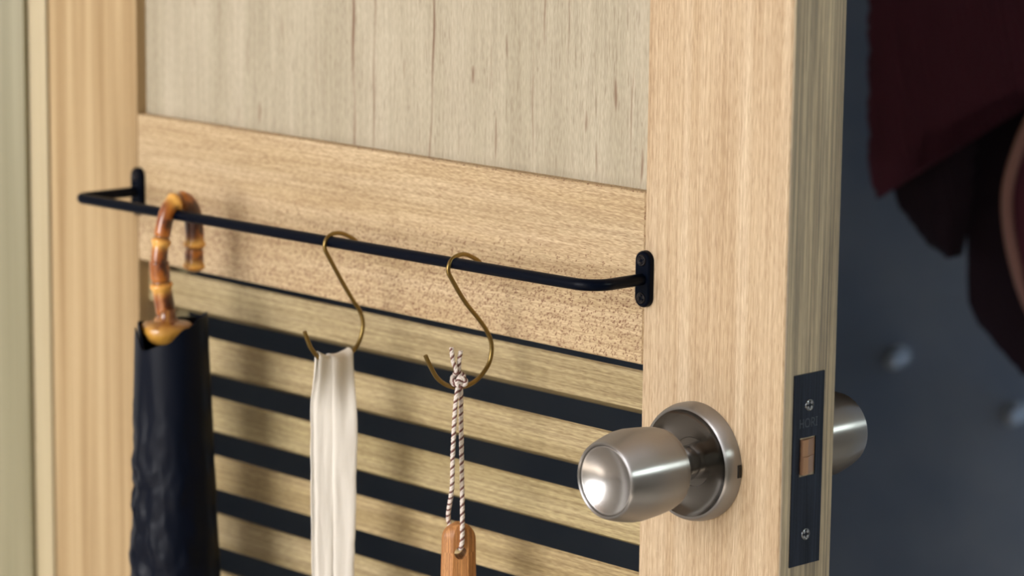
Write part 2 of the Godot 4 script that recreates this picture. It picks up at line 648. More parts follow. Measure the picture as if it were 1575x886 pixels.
# ---------------------------------------------------------------- the door
func build_door() -> void:
	var rng := RandomNumberGenerator.new()
	rng.seed = 11
	var top := 1.05
	var bot := -0.945
	var stile_im := wood(1, 512, 1024, Color(0.775, 0.68, 0.555), Color(0.85, 0.77, 0.655), Color(0.585, 0.465, 0.35), 0.0046, 0.0024, 0.0034)
	for k in 7000:
		dash(stile_im, rng.randf() * 512, rng.randf() * 1024, rng.randf_range(2, 6), 0.9, 0.0, Color(0.50, 0.39, 0.30), rng.randf_range(0.1, 0.38))
	var stile_m := wood_mat(stile_im, 0.55, 0.012)
	var left_im := wood(21, 512, 1024, Color(0.70, 0.60, 0.45), Color(0.80, 0.71, 0.56), Color(0.58, 0.48, 0.34), 0.0052, 0.0022, 0.001)
	var left_m := wood_mat(left_im, 0.5, 0.0)
	var edge_im := wood(31, 128, 1024, Color(0.63, 0.57, 0.49), Color(0.74, 0.675, 0.58), Color(0.34, 0.32, 0.305), 0.005, 0.0036, 0.001)
	for k in 260:
		dash(edge_im, rng.randf() * 128, rng.randf() * 1024, rng.randf_range(20, 90), 1.5, rng.randf_range(-0.03, 0.03), Color(0.34, 0.31, 0.28), rng.randf_range(0.15, 0.5))
	var edge_m := wood_mat(edge_im, 0.6, 0.01)
	# the rail's grain runs across: the picture's height is the rail's length
	var rail_im := wood(41, 384, 1400, Color(0.755, 0.66, 0.52), Color(0.80, 0.71, 0.58), Color(0.52, 0.405, 0.29), 0.0048, 0.0024, 0.0036)
	for k in 16000:
		var across := rng.randf()
		var low := clampf((0.62 - across) / 0.3, 0.0, 1.0)   # u = 0 is the lower edge of the rail
		var x := across * 384.0
		var y := rng.randf() * 1400.0
		if rng.randf() < low:
			# short upright ticks of the quarter-sawn lower half
			var h := rng.randf_range(2.0, 6.0)
			for q in int(h):
				dash(rail_im, x + q, y + q * 0.35, 2.6, 0.6, 0.0, Color(0.40, 0.25, 0.18), rng.randf_range(0.3, 0.8))
		else:
			dash(rail_im, x, y, rng.randf_range(5, 18), 0.8, rng.randf_range(-0.30, 0.1), Color(0.47, 0.35, 0.23), rng.randf_range(0.1, 0.5))
	var rail_m := wood_mat(rail_im, 0.55, 0.014)
	# panel: greyish ply with dark heart streaks; u over .419 m, v over .31 m from its lower edge
	var pan_im := wood(51, 1024, 900, Color(0.695, 0.655, 0.57), Color(0.765, 0.725, 0.645), Color(0.52, 0.465, 0.39), 0.0040, 0.0014, 0.0020)
	var streaks := [[-0.3225, 0.07, 0.3, 2.8, 0.9], [-0.3065, 0.07, 0.3, 2.2, 0.62], [-0.262, 0.07, 0.3, 1.8, 0.95], [-0.183, 0.122, 0.09, 1.3, 0.5], [-0.2100, 0.122, 0.028, 1.3, 0.7],
		[-0.2135, 0.148, 0.04, 1.0, 0.45], [-0.2020, 0.178, 0.014, 1.4, 0.65], [-0.228, 0.163, 0.010, 2.2, 0.7], [-0.174, 0.182, 0.04, 1.4, 0.6], [-0.386, 0.175, 0.014, 4.0, 0.5], [-0.416, 0.15, 0.02, 2.5, 0.35],
		[-0.282, 0.160, 0.012, 1.6, 0.5], [-0.355, 0.14, 0.05, 1.8, 0.25], [-0.466, 0.186, 0.012, 4.0, 0.6], [-0.442, 0.18, 0.015, 3.0, 0.4], [-0.4445, 0.199, 0.012, 3.0, 0.45], [-0.475, 0.205, 0.02, 3.0, 0.5],
		[-0.1235, 0.158, 0.018, 2.6, 0.7], [-0.1120, 0.13, 0.06, 1.3, 0.5], [-0.1445, 0.145, 0.012, 2.2, 0.55], [-0.136, 0.122, 0.02, 1.4, 0.5], [-0.158, 0.15, 0.10, 1.0, 0.35], [-0.104, 0.123, 0.02, 2.0, 0.6], [-0.0985, 0.175, 0.02, 2.0, 0.6], [-0.405, 0.124, 0.014, 3.0, 0.45], [-0.238, 0.124, 0.012, 1.8, 0.4], [-0.425, 0.122, 0.012, 3.0, 0.4]]
	for s in streaks:
		var px: float = (s[0] + 0.5125) / 0.419 * 1024.0
		var y0: float = (s[1] - 0.12) / 0.31 * 900.0
		var ln: float = s[2] / 0.31 * 900.0
		dash(pan_im, px, y0, ln, s[3] * 1.5, rng.randf_range(-0.015, 0.02), Color(0.42, 0.30, 0.23), s[4])
	for k in 1300:
		var rx := pow(rng.randf(), 0.45)
		dash(pan_im, rx * 1024, rng.randf() * 900, rng.randf_range(8, 50), 1.1, rng.randf_range(-0.02, 0.03), Color(0.42, 0.34, 0.27), rng.randf_range(0.1, 0.5))
	var pan_m := wood_mat(pan_im, 0.6, 0.008)
	var slat_im := wood(61, 96, 2048, Color(0.67, 0.60, 0.45), Color(0.75, 0.68, 0.535), Color(0.44, 0.365, 0.26), 0.0044, 0.0032, 0.0026)
	for k in 3000:
		dash(slat_im, rng.randf() * 96, rng.randf() * 2048, rng.randf_range(4, 22), 0.9, rng.randf_range(-0.05, 0.05), Color(0.42, 0.33, 0.22), rng.randf_range(0.1, 0.5))

	var door := thing("door_1")
	tag(door, "wooden door with recessed upper panel, louvred lower half and round steel knobs", "door", "", "structure")
	# stiles; the closing edge of the right one shows greyer edge grain
	var b := B.new()
	b.begin(); b.box(Vector3(-0.0944, bot, -0.0376), Vector3(-0.0006, top, 0.0), 0.0009, 1, 0.1, 0.6, Vector2(0, -0.075)); b.finish()
	var right_stile := put("stile", b.mesh(), stile_m, door)
	b = B.new()
	b.begin(); b.box(Vector3(-0.0011, bot, -0.038), Vector3(0.0, top, -0.0006), 0.0004, 1, 0.038, 0.6, Vector2(0, -0.075)); b.finish()
	put("edge_band", b.mesh(), edge_m, right_stile)
	b = B.new()
	b.begin(); b.box(Vector3(-0.6004, bot, -0.038), Vector3(-0.5115, top, 0.0), 0.0004, 1, 0.1, 0.6, Vector2(0.1, -0.075)); b.finish()
	put("stile", b.mesh(), left_m, door)
	b = B.new()
	b.begin(); b.box(Vector3(-0.5115, 0.0334, -0.0375), Vector3(-0.0944, 0.1209, -0.0003), 0.0007, 0, 0.0875, 0.4171); b.finish()
	put("rail", b.mesh(), rail_m, door)
	b = B.new()
	b.begin(); b.box(Vector3(-0.5115, 0.95, -0.0375), Vector3(-0.0944, top, -0.0003), 0.0007, 0, 0.0875, 0.4171); b.finish()
	put("rail", b.mesh(), rail_m, door)
	b = B.new()
	b.begin(); b.box(Vector3(-0.5115, bot, -0.0375), Vector3(-0.0944, -0.81, -0.0003), 0.0007, 0, 0.0875, 0.4171); b.finish()
	put("rail", b.mesh(), rail_m, door)
	b = B.new()
	b.begin(); b.box(Vector3(-0.5125, 0.12, -0.031), Vector3(-0.0935, 0.951, -0.007), 0.0, 1, 0.419, 0.31); b.finish()
	put("panel", b.mesh(), pan_m, door)
	# louvre slats: parallel sections falling backwards
	var tints := [Color(1, 1, 1), Color(0.97, 0.97, 0.975), Color(1.0, 0.985, 0.965), Color(0.985, 0.99, 0.975)]
	var slat_ms := []
	for tcol in tints:
		var m := wood_mat(slat_im, 0.55, 0.01)
		m.albedo_color = tcol
		slat_ms.append(m)
	var y := 0.0284
	var k := 0
	while y - 0.03 > -0.81:
		b = B.new()
		b.begin()
		b.prism_x([Vector2(-0.0012, -0.008), Vector2(-0.0202, -0.008), Vector2(-0.0207, -0.0085), Vector2(-0.0292, -0.030), Vector2(-0.0086, -0.030), Vector2(-0.0003, -0.0091)], -0.5121, -0.0938, 0.022, 0.86, Vector2(0.37 * k, 0.11 * (k % 5)))
		b.finish()
		var s := put("slat", b.mesh(), slat_ms[(k * 7 + 1) % 4], door)
		s.position.y = y
		y -= 0.0351
		k += 1
	build_knob(door)
	build_latch(door)

func build_knob(door: Node3D) -> void:
	var brushed := steel(Color(0.66, 0.655, 0.655), 0.36, 1.0)
	var fine := steel(Color(0.64, 0.63, 0.62), 0.22, 0.5)
	var inner := steel(Color(0.46, 0.45, 0.44), 0.20)
	var dished := steel(Color(0.68, 0.67, 0.665), 0.24)
	var dark := mat(Color(0.05, 0.05, 0.055), 0.5)
	for side in [0, 1]:
		var knob := Node3D.new()
		knob.name = "door_knob" if side == 0 else "door_knob_001"
		door.add_child(knob)
		knob.set_meta("label", "brushed steel knob on the room side" if side == 0 else "brushed steel knob on the closet side, half hidden by the door edge")
		knob.position = Vector3(-0.0555, -0.0088, 0.0 if side == 0 else -0.038)
		if side == 1:
			knob.rotation.y = PI
		var push := 0.0 if side == 0 else 0.006
		var b := B.new()
		var P := func(a: Array) -> Array:
			var o := []
			for q in a: o.append(Vector2(q[0], q[1]))
			return o
		b.lathe(P.call([[0, -0.001], [0.0297, -0.001], [0.0297, -0.001], [0.0298, 0.0038], [0.0293, 0.0062], [0.0286, 0.0080], [0.0280, 0.0088], [0.0274, 0.0091], [0.0268, 0.0089], [0.0268, 0.0089], [0.0266, 0.0015], [0.0266, 0.0015], [0, 0.0015]]), 96, Transform3D())
		put("rose", b.mesh(), brushed, knob)
		b = B.new()
		b.lathe(P.call([[0, 0.0010], [0.0267, 0.0010], [0.0267, 0.0010], [0.0267, 0.0088], [0.0267, 0.0088], [0.0257, 0.0078], [0.0240, 0.0063], [0.0210, 0.0048], [0.0170, 0.0040], [0.0125, 0.0038], [0.0125, 0.0038], [0.0118, 0.0030], [0, 0.0030]]), 96, Transform3D())
		put("rose_face", b.mesh(), inner, knob)
		b = B.new()
		b.lathe(P.call([[0, 0.002], [0.0086, 0.002], [0.0086, 0.002], [0.0086, 0.012], [0.0080, 0.0125], [0.0080, 0.030 + push], [0.0080, 0.030 + push], [0, 0.030 + push]]), 48, Transform3D())
		put("neck", b.mesh(), fine, knob)
		b = B.new()
		b.lathe(P.call([[0, 0.0240], [0.0160, 0.0240], [0.0185, 0.0246], [0.0201, 0.0262], [0.0212, 0.0300], [0.0218, 0.0345], [0.0218, 0.0345], [0.0222, 0.0385], [0.0225, 0.0425], [0.0228, 0.0465], [0.0226, 0.0505], [0.0219, 0.0548], [0.0206, 0.0600], [0.0196, 0.0632], [0.0191, 0.0645], [0.0186, 0.0652], [0.0181, 0.0654], [0.0176, 0.0652], [0.0172, 0.0647], [0.0172, 0.0647], [0.0171, 0.0570], [0.0171, 0.0570], [0, 0.0560]]), 96, Transform3D(Basis(), Vector3(0, 0, push)))
		put("knob_body", b.mesh(), brushed, knob)
		b = B.new()
		var dish := [[0, 0.0580 + push], [0.0174, 0.0620 + push], [0.0174, 0.0620 + push]]
		for i in 15:
			var f := 1.0 - i / 14.0
			dish.append([0.0174 * f, 0.0598 + push + 0.0052 * f * f])
		b.lathe(P.call(dish), 96, Transform3D())
		put("dished_face", b.mesh(), dished, knob)
		b = B.new()
		b.begin(); b.box(Vector3(0.0288, -0.0032, 0.0005), Vector3(0.0302, 0.0032, 0.0030), 0.0002); b.finish()
		put("release_slot", b.mesh(), dark, knob)

func screw_mesh(r: float) -> ArrayMesh:
	# countersunk head with a cross recess built as raised quarters; faces +z
	var b := B.new()
	b.lathe([Vector2(0, -0.001), Vector2(r, -0.001), Vector2(r, -0.001), Vector2(r, 0.0001), Vector2(r * 0.9, r * 0.16), Vector2(r * 0.84, r * 0.18), Vector2(r * 0.84, r * 0.18), Vector2(r * 0.55, -0.0001), Vector2(0, -0.0006)], 28, Transform3D())
	for q in 4:
		var a := PI / 4.0 + q * PI / 2.0
		var x := Transform3D(Basis(Vector3(0, 0, 1), a), Vector3.ZERO)
		b.begin()
		var from := b.v.size()
		b.box(Vector3(r * 0.30, -r * 0.26, -0.0008), Vector3(r * 0.80, r * 0.26, r * 0.12), r * 0.06)
		for i in range(from, b.v.size()):
			b.v[i] = x * b.v[i]
			b.n[i] = x.basis * b.n[i]
		b.finish()
	return b.mesh()

func build_latch(door: Node3D) -> void:
	var o := Node3D.new()
	o.name = "latch_plate"
	door.add_child(o)
	o.set_meta("label", "dark metal latch plate let into the door edge")
	var face := mat(Color(0.17, 0.19, 0.235), 0.42, 0.75)
	var im := wood(91, 128, 512, Color(0.135, 0.165, 0.225), Color(0.175, 0.21, 0.28), Color(0.26, 0.31, 0.39), 0.004, 0.002, 0.0008)
	face.albedo_color = Color.WHITE
	face.albedo_texture = ImageTexture.create_from_image(im)
	var b := B.new()
	# four bars round the latch opening, so that the bolt comes out of a real hole
	var lo := Vector3(-0.002, -0.0536, -0.0291)
	var hi := Vector3(0.0006, 0.0418, -0.0069)
	for q in [[Vector3(lo.x, 0.0102, lo.z), hi], [lo, Vector3(hi.x, -0.0092, hi.z)], [Vector3(lo.x, -0.0092, lo.z), Vector3(hi.x, 0.0102, -0.0238)], [Vector3(lo.x, -0.0092, -0.0121), Vector3(hi.x, 0.0102, hi.z)]]:
		b.begin(); b.box(q[0], q[1], 0.0, 1, 0.0222, 0.0954, Vector2((q[0].z - lo.z) / 0.0222, (q[0].y - lo.y) / 0.0954)); b.finish()
	put("face_plate", b.mesh(), face, o)
	b = B.new()
	b.begin(); b.box(Vector3(-0.0022, -0.0094, -0.0240), Vector3(-0.0012, 0.0104, -0.0119), 0.0); b.finish()
	put("opening", b.mesh(), mat(Color(0.02, 0.02, 0.025), 0.8), o)
	# the latch bolt: bevelled, with a step across the middle
	b = B.new()
	var brass := mat(Color(0.66, 0.51, 0.40), 0.40, 0.7)
	for q in [[-0.0078, 0.0009, 0.0026], [0.0010, 0.0094, 0.0022]]:
		b.begin()
		var y0: float = q[0]
		var y1: float = q[1]
		var out: float = q[2]
		var cen := Vector3(-0.0005, (y0 + y1) / 2, -0.018)
		var uvf := func(p: Vector3, _n: Vector3) -> Vector2: return Vector2(p.z * 50.0, p.y * 50.0)
		var a := [Vector2(-0.002, -0.0234), Vector2(0.0002, -0.0234), Vector2(out, -0.0165), Vector2(out, -0.0126), Vector2(-0.002, -0.0126)]
		var lower := []
		var upper := []
		for p in a:
			lower.append(Vector3(p.x, y0, p.y)); upper.append(Vector3(p.x, y1, p.y))
		for i in 5:
			b.flat([lower[i], lower[(i + 1) % 5], upper[(i + 1) % 5], upper[i]], cen, uvf)
		b.flat(lower.duplicate(), cen, uvf)
		b.flat(upper.duplicate(), cen, uvf)
		b.finish()
	put("latch_bolt", b.mesh(), brass, o)
	var sm := screw_mesh(0.0031)
	var chrome := steel(Color(0.55, 0.57, 0.60), 0.15)
	for p in [Vector3(0.0006, 0.0260, -0.0183), Vector3(0.0006, -0.0384, -0.0181)]:
		var s := put("screw", sm, chrome, o)
		s.position = p
		s.rotation.y = PI / 2.0
		s.rotation.z = 0.0
	var tm := TextMesh.new()
	var f := SystemFont.new()
	f.font_names = PackedStringArray(["Droid Sans"])
	tm.font = f
	tm.font_size = 32
	tm.text = "HORI"
	tm.depth = 0.0002
	tm.pixel_size = 0.000185
	var txt := put("lettering", tm, mat(Color(0.27, 0.30, 0.35), 0.45, 0.5), o)
	txt.position = Vector3(0.00065, 0.0171, -0.0179)
	txt.rotation.y = PI / 2.0


# ---------------------------------------------------------------- towel rail
func rail_point(x: float) -> Vector3:
	var f := (x + 0.0925) / (-0.5093 + 0.0925)
	return Vector3(x, lerpf(0.0777, 0.0749, f), lerpf(0.0378, 0.0448, f))

func build_rail() -> void:
	var black := mat(Color(0.012, 0.035, 0.09), 0.36)
	black.metallic_specular = 0.2
	var o := thing("towel_rail", Vector3(-0.3, 0.0765, 0.0))
	tag(o, "black metal towel rail with bent ends screwed across the door", "towel rail")
	var off := -o.position
	var pts := []
	var R := 0.013
	var pr := rail_point(-0.0925)
	var pl := rail_point(-0.5093)
	pts.append(Vector3(pr.x, pr.y, 0.0015))
	pts.append(Vector3(pr.x, pr.y, 0.012))
	for k in 13:
		var a := PI / 2.0 * k / 12.0
		pts.append(Vector3(pr.x - R * (1.0 - cos(a)), pr.y, pr.z - R + R * sin(a)))
	for k in range(1, 24):
		var x := lerpf(pr.x - R, pl.x + R * 0.42, k / 24.0)
		pts.append(rail_point(x))
	var r2 := R * 0.42
	for k in 13:
		var a := PI / 2.0 * k / 12.0
		pts.append(Vector3(pl.x + r2 * (1.0 - sin(a)), pl.y, pl.z - r2 + r2 * cos(a)))
	pts.append(Vector3(pl.x, pl.y, 0.012))
	pts.append(Vector3(pl.x, pl.y, 0.0015))
	for i in pts.size():
		pts[i] += off
	var b := B.new()
	b.tube(pts, 0.0030, 24)
	put("rod", b.mesh(), black, o)
	var sm := screw_mesh(0.0030)
	var scm := mat(Color(0.16, 0.15, 0.16), 0.35, 0.6)
	for q in [pr, pl]:
		# stadium-shaped plate with a rounded front edge
		b = B.new()
		b.begin()
		var rings := []
		for lv in [[0.0, 0.0], [0.0, 0.0022], [0.0003, 0.0030], [0.0010, 0.0035]]:
			var row := PackedVector3Array()
			for k in 65:
				var a := TAU * k / 64.0
				var rad: float = 0.0051 - lv[0]
				if k == 32 or k == 64:
					row.append(Vector3(cos(a) * rad, 0.0092 if k == 32 else -0.0092, lv[1]))
				row.append(Vector3(cos(a) * rad, sin(a) * rad + (0.0092 if k < 32 else -0.0092) * (-1.0 if k == 64 else 1.0), lv[1]))
			rings.append(row)
		b.grid(rings, true)
		b.fan(Array(rings[0]), Vector3.ZERO, true)
		b.fan(Array(rings[3]), Vector3(0, 0, 0.0035), false)
		b.finish()
		var pm := put("bracket_plate", b.mesh(), black, o)
		pm.position = Vector3(q.x, q.y, 0.0) + off
		for s in [1, -1]:
			var sc := put("screw", sm, scm, pm)
			sc.position = Vector3(-0.0002, 0.0095 * s, 0.0035)
			sc.rotation.z = 0.4 * s


# ---------------------------------------------------------------- umbrella
func build_umbrella() -> void:
	var X := -0.4206
	var ctrl := [Vector3(X, -0.03, 0.0500), Vector3(X, -0.002, 0.0495), Vector3(X, 0.0115, 0.0492), Vector3(X, 0.022, 0.0495), Vector3(X, 0.0353, 0.0522), Vector3(X, 0.0504, 0.0536), Vector3(X, 0.062, 0.0518), Vector3(X, 0.0735, 0.0490), Vector3(X, 0.0806, 0.0450), Vector3(X, 0.0831, 0.0385), Vector3(X, 0.0800, 0.0325), Vector3(X, 0.0715, 0.0290), Vector3(X, 0.060, 0.0283), Vector3(X, 0.050, 0.0287), Vector3(X, 0.0405, 0.0290)]
	var pts := even(smooth_path(ctrl, 12), 0.0006)
	var m := pts.size()
	# nodes of the bamboo: where along the path (fractions), found by nearest point
	var nodes := []
	for p in [Vector3(X, 0.0365, 0.0523), Vector3(X, 0.0613, 0.0522), Vector3(X, 0.0822, 0.0415), Vector3(X, 0.0565, 0.0285), Vector3(X, 0.0440, 0.0290), Vector3(X, 0.016, 0.0493)]:
		var best := 0
		for i in m:
			if pts[i].distance_to(p) < pts[best].distance_to(p):
				best = i
		nodes.append(best / (m - 1.0))
	var length := m * 0.0006
	var rad := func(f: float) -> float:
		var r := 0.0056
		if f > 0.48 and f < 0.72:
			r = 0.0047
		elif f >= 0.72:
			r = 0.0054
		var nd := 1.0
		var sgn := 1.0
		for q in nodes:
			if absf(f - q) < absf(nd):
				nd = f - q
		var d := nd * length
		r += 0.0011 * exp(-pow((d + 0.0006) / 0.0016, 2.0)) - 0.0006 * exp(-pow((d - 0.0022) / 0.0011, 2.0)) + 0.00018 * sin(f * length / 0.0013 * TAU) * exp(-pow(d / 0.012, 2.0)) * sgn
		if f > 0.985:
			r *= sqrt(maxf(0.04, 1.0 - pow((f - 0.985) / 0.0152, 2.0)))
		return r
	var noise := FastNoiseLite.new()
	noise.seed = 9
	noise.frequency = 1.0
	var amber := Color(0.54, 0.17, 0.018)
	var pale := Color(0.92, 0.50, 0.11)
	var burnt := Color(0.055, 0.016, 0.008)
	var red := Color(0.26, 0.065, 0.02)
	var shade := func(f: float, a: float) -> Color:
		var nd := 9.0
		for q in nodes:
			if absf(f - q) * length < absf(nd):
				nd = (f - q) * length
		var c := amber.lerp(pale, exp(-pow((nd + 0.002) / 0.0030, 2.0)))
		var mark := noise.get_noise_3d(f * length * 75.0, cos(a) * 0.9, sin(a) * 0.9) + 0.12
		var away := 1.0 - exp(-pow(nd / 0.0055, 2.0))
		c = c.lerp(red, clampf(away * (0.45 + mark * 1.2), 0.0, 0.9))
		c = c.lerp(burnt, clampf((mark - 0.03 + 0.45 * sin(a + 0.6)) * 4.0, 0.0, 0.95) * away)
		c = c.lerp(burnt, (0.16 + 0.16 * sin(f * length / 0.0013 * TAU)) * away)
		c = c.lerp(burnt, 0.75 * exp(-pow((nd - 0.0020) / 0.0007, 2.0)))
		if f < 0.30:
			c = c.lerp(red, 0.6)
		return c
	var bam := StandardMaterial3D.new()
	bam.vertex_color_use_as_albedo = true
	bam.roughness = 0.28
	bam.clearcoat_enabled = true
	bam.clearcoat = 0.6
	bam.clearcoat_roughness = 0.12
	var o := thing("umbrella", Vector3(X, -0.6, 0.045))
	tag(o, "closed navy umbrella hanging by its curved bamboo handle from the black rail", "umbrella")
	for i in m:
		pts[i] -= o.position
	var b := B.new()
	b.tube(pts, rad, 28, shade)
	put("handle", b.mesh(), bam, o)
	# bamboo root collar at the foot of the handle
	b = B.new()
	var colf := func(p: Vector2, a: float) -> Color:
		var k := noise.get_noise_3d(cos(a) * 1.3 + 7.0, sin(a) * 1.3, p.y * 160.0)
		return Color(0.66, 0.34, 0.06).lerp(Color(0.20, 0.06, 0.02), clampf(smoothstep(0.0055, 0.0095, p.y) * 0.9 + 0.9 * k + 0.1, 0.0, 1.0))
	b.lathe([Vector2(0, -0.004), Vector2(0.0085, -0.004), Vector2(0.0125, -0.0015), Vector2(0.0146, 0.0018), Vector2(0.0153, 0.0042), Vector2(0.0150, 0.0064), Vector2(0.0136, 0.0080), Vector2(0.0110, 0.0087), Vector2(0.0075, 0.0091), Vector2(0.0060, 0.0102), Vector2(0.0052, 0.0125), Vector2(0.0048, 0.016), Vector2(0, 0.017)], 48, Transform3D(Basis(Vector3(1, 0, 0), -PI / 2.0), Vector3(X + 0.0016, 0.0060, 0.0496) - o.position), colf)
	put("collar", b.mesh(), bam, o)
	# canopy: one turn and a lap of nylon, mouth open at the top
	var rows := []
	var nr := 120
	var nc := 110
	var wob := FastNoiseLite.new()
	wob.seed = 3
	wob.frequency = 1.0
	wob.fractal_octaves = 3
	for i in nr:
		var v := i / (nr - 1.0)
		var row := PackedVector3Array()
		for j in nc:
			var u := j / (nc - 1.0)
			var phi := deg_to_rad(-28.0 + 425.0 * u)          # from +z towards +x
			var lip := 0.0
			var lips := [[0.0, 0.0130], [0.07, 0.0016], [0.16, 0.0062], [0.24, 0.0150], [0.31, 0.0200], [0.39, 0.0215], [0.54, 0.0150], [0.72, 0.0135], [0.80, 0.0150], [0.855, 0.0150], [0.92, 0.0], [1.01, -0.006]]
			for q in lips.size() - 1:
				if u >= lips[q][0] and u < lips[q + 1][0]:
					lip = lerpf(lips[q][1], lips[q + 1][1], smoothstep(0.0, 1.0, (u - lips[q][0]) / (lips[q + 1][0] - lips[q][0])))
			var yy := lerpf(lip, -0.46, v)
			var down := clampf((0.02 - yy) / 0.17, 0.0, 1.0)
			var far := clampf((-0.20 - yy) / 0.26, 0.0, 1.0)
			var r := lerpf(0.0195, 0.0252, down) * (1.0 - 0.72 * pow(far, 1.4))
			r += 0.0012 - 0.0022 * u                            # the lap winds inwards
			var cx := X + lerpf(0.0065, 0.0075, down)
			var cz := 0.0500 + lerpf(0.0, -0.0008, down)
			# fullness: gathers grow downwards, stronger near the lap
			var lap := exp(-pow((u - 0.06) / 0.16, 2.0)) + 0.6 * exp(-pow((u - 0.88) / 0.12, 2.0))
			var low := clampf((-0.02 - yy) / 0.06, 0.0, 1.0)
			r += 0.0026 * low * (0.25 + lap) * wob.get_noise_3d(cos(phi) * 1.2, sin(phi) * 1.2, yy * 42.0)
			r += 0.0018 * low * (0.1 + lap) * wob.get_noise_3d(cos(phi) * 3.5 + 4.0, sin(phi) * 3.5, yy * 95.0)
			r += 0.0005 * sin(phi * 8.0) * down
			r -= 0.0016 * exp(-pow((u - 0.085) / 0.02, 2.0)) * clampf((0.0 - yy) / 0.03, 0.0, 1.0)
			row.append(Vector3(cx + sin(phi) * r * 1.04, yy, cz + cos(phi) * r * 0.98) - o.position)
		rows.append(row)
	b = B.new()
	b.sheet(rows, 0.0006)
	var nylon := mat(Color(0.022, 0.05, 0.11), 0.38)
	nylon.metallic_specular = 0.27
	put("canopy", b.mesh(), nylon, o)
	b = B.new()
	var sp := []
	for k in 30:
		sp.append(Vector3(X + 0.004, lerpf(0.0, -0.52, k / 29.0), 0.0495) - o.position)
	b.tube(sp, 0.0040, 16)
	put("shaft", b.mesh(), mat(Color(0.2, 0.2, 0.21), 0.35, 0.8), o)


# ---------------------------------------------------------------- hooks
func build_hooks() -> void:
	var brass := steel(Color(0.56, 0.475, 0.29), 0.33)
	# (height, distance from the door) of the wire's centre line; the rod is held in the upper bend
	var two := [[0.0742, 0.0205], [0.0768, 0.0232], [0.0802, 0.0300], [0.0810, 0.0350], [0.0796, 0.0402], [0.0767, 0.0430], [0.0732, 0.0436], [0.0690, 0.0413], [0.0563, 0.0320], [0.0453, 0.0215], [0.0390, 0.0162], [0.0330, 0.0130], [0.0272, 0.0124], [0.0205, 0.0147], [0.0140, 0.0220], [0.0113, 0.0318], [0.0127, 0.0416], [0.0178, 0.0501], [0.0252, 0.0556], [0.0318, 0.0593]]
	var one := [[0.0738, 0.0222], [0.0762, 0.0248], [0.0797, 0.0320], [0.0806, 0.0380], [0.0792, 0.0424], [0.0764, 0.0446], [0.0728, 0.0448], [0.0680, 0.0420], [0.0543, 0.0331], [0.0427, 0.0250], [0.0378, 0.0211], [0.0330, 0.0186], [0.0268, 0.0178], [0.0189, 0.0206], [0.0138, 0.0262], [0.0109, 0.0365], [0.0127, 0.0470], [0.0193, 0.0540], [0.0245, 0.0568], [0.0296, 0.0590]]
	var k := 0
	for q in [[one, -0.2868, "brass wire hook on the black rail carrying the white cloth strap"], [two, -0.1909, "brass wire hook on the black rail holding the knotted striped cord"]]:
		var ctrl := []
		for p in q[0]:
			ctrl.append(Vector3(0, p[0] - 0.08, p[1] - 0.04))
		var b := B.new()
		b.tube(even(smooth_path(ctrl, 10), 0.0008), 0.00118, 18)
		var o := put("wire_hook", b.mesh(), brass)
		o.position = Vector3(q[1], 0.08, 0.04)
		tag(o, q[2], "hook", "brass hooks on the towel rail")
		k += 1


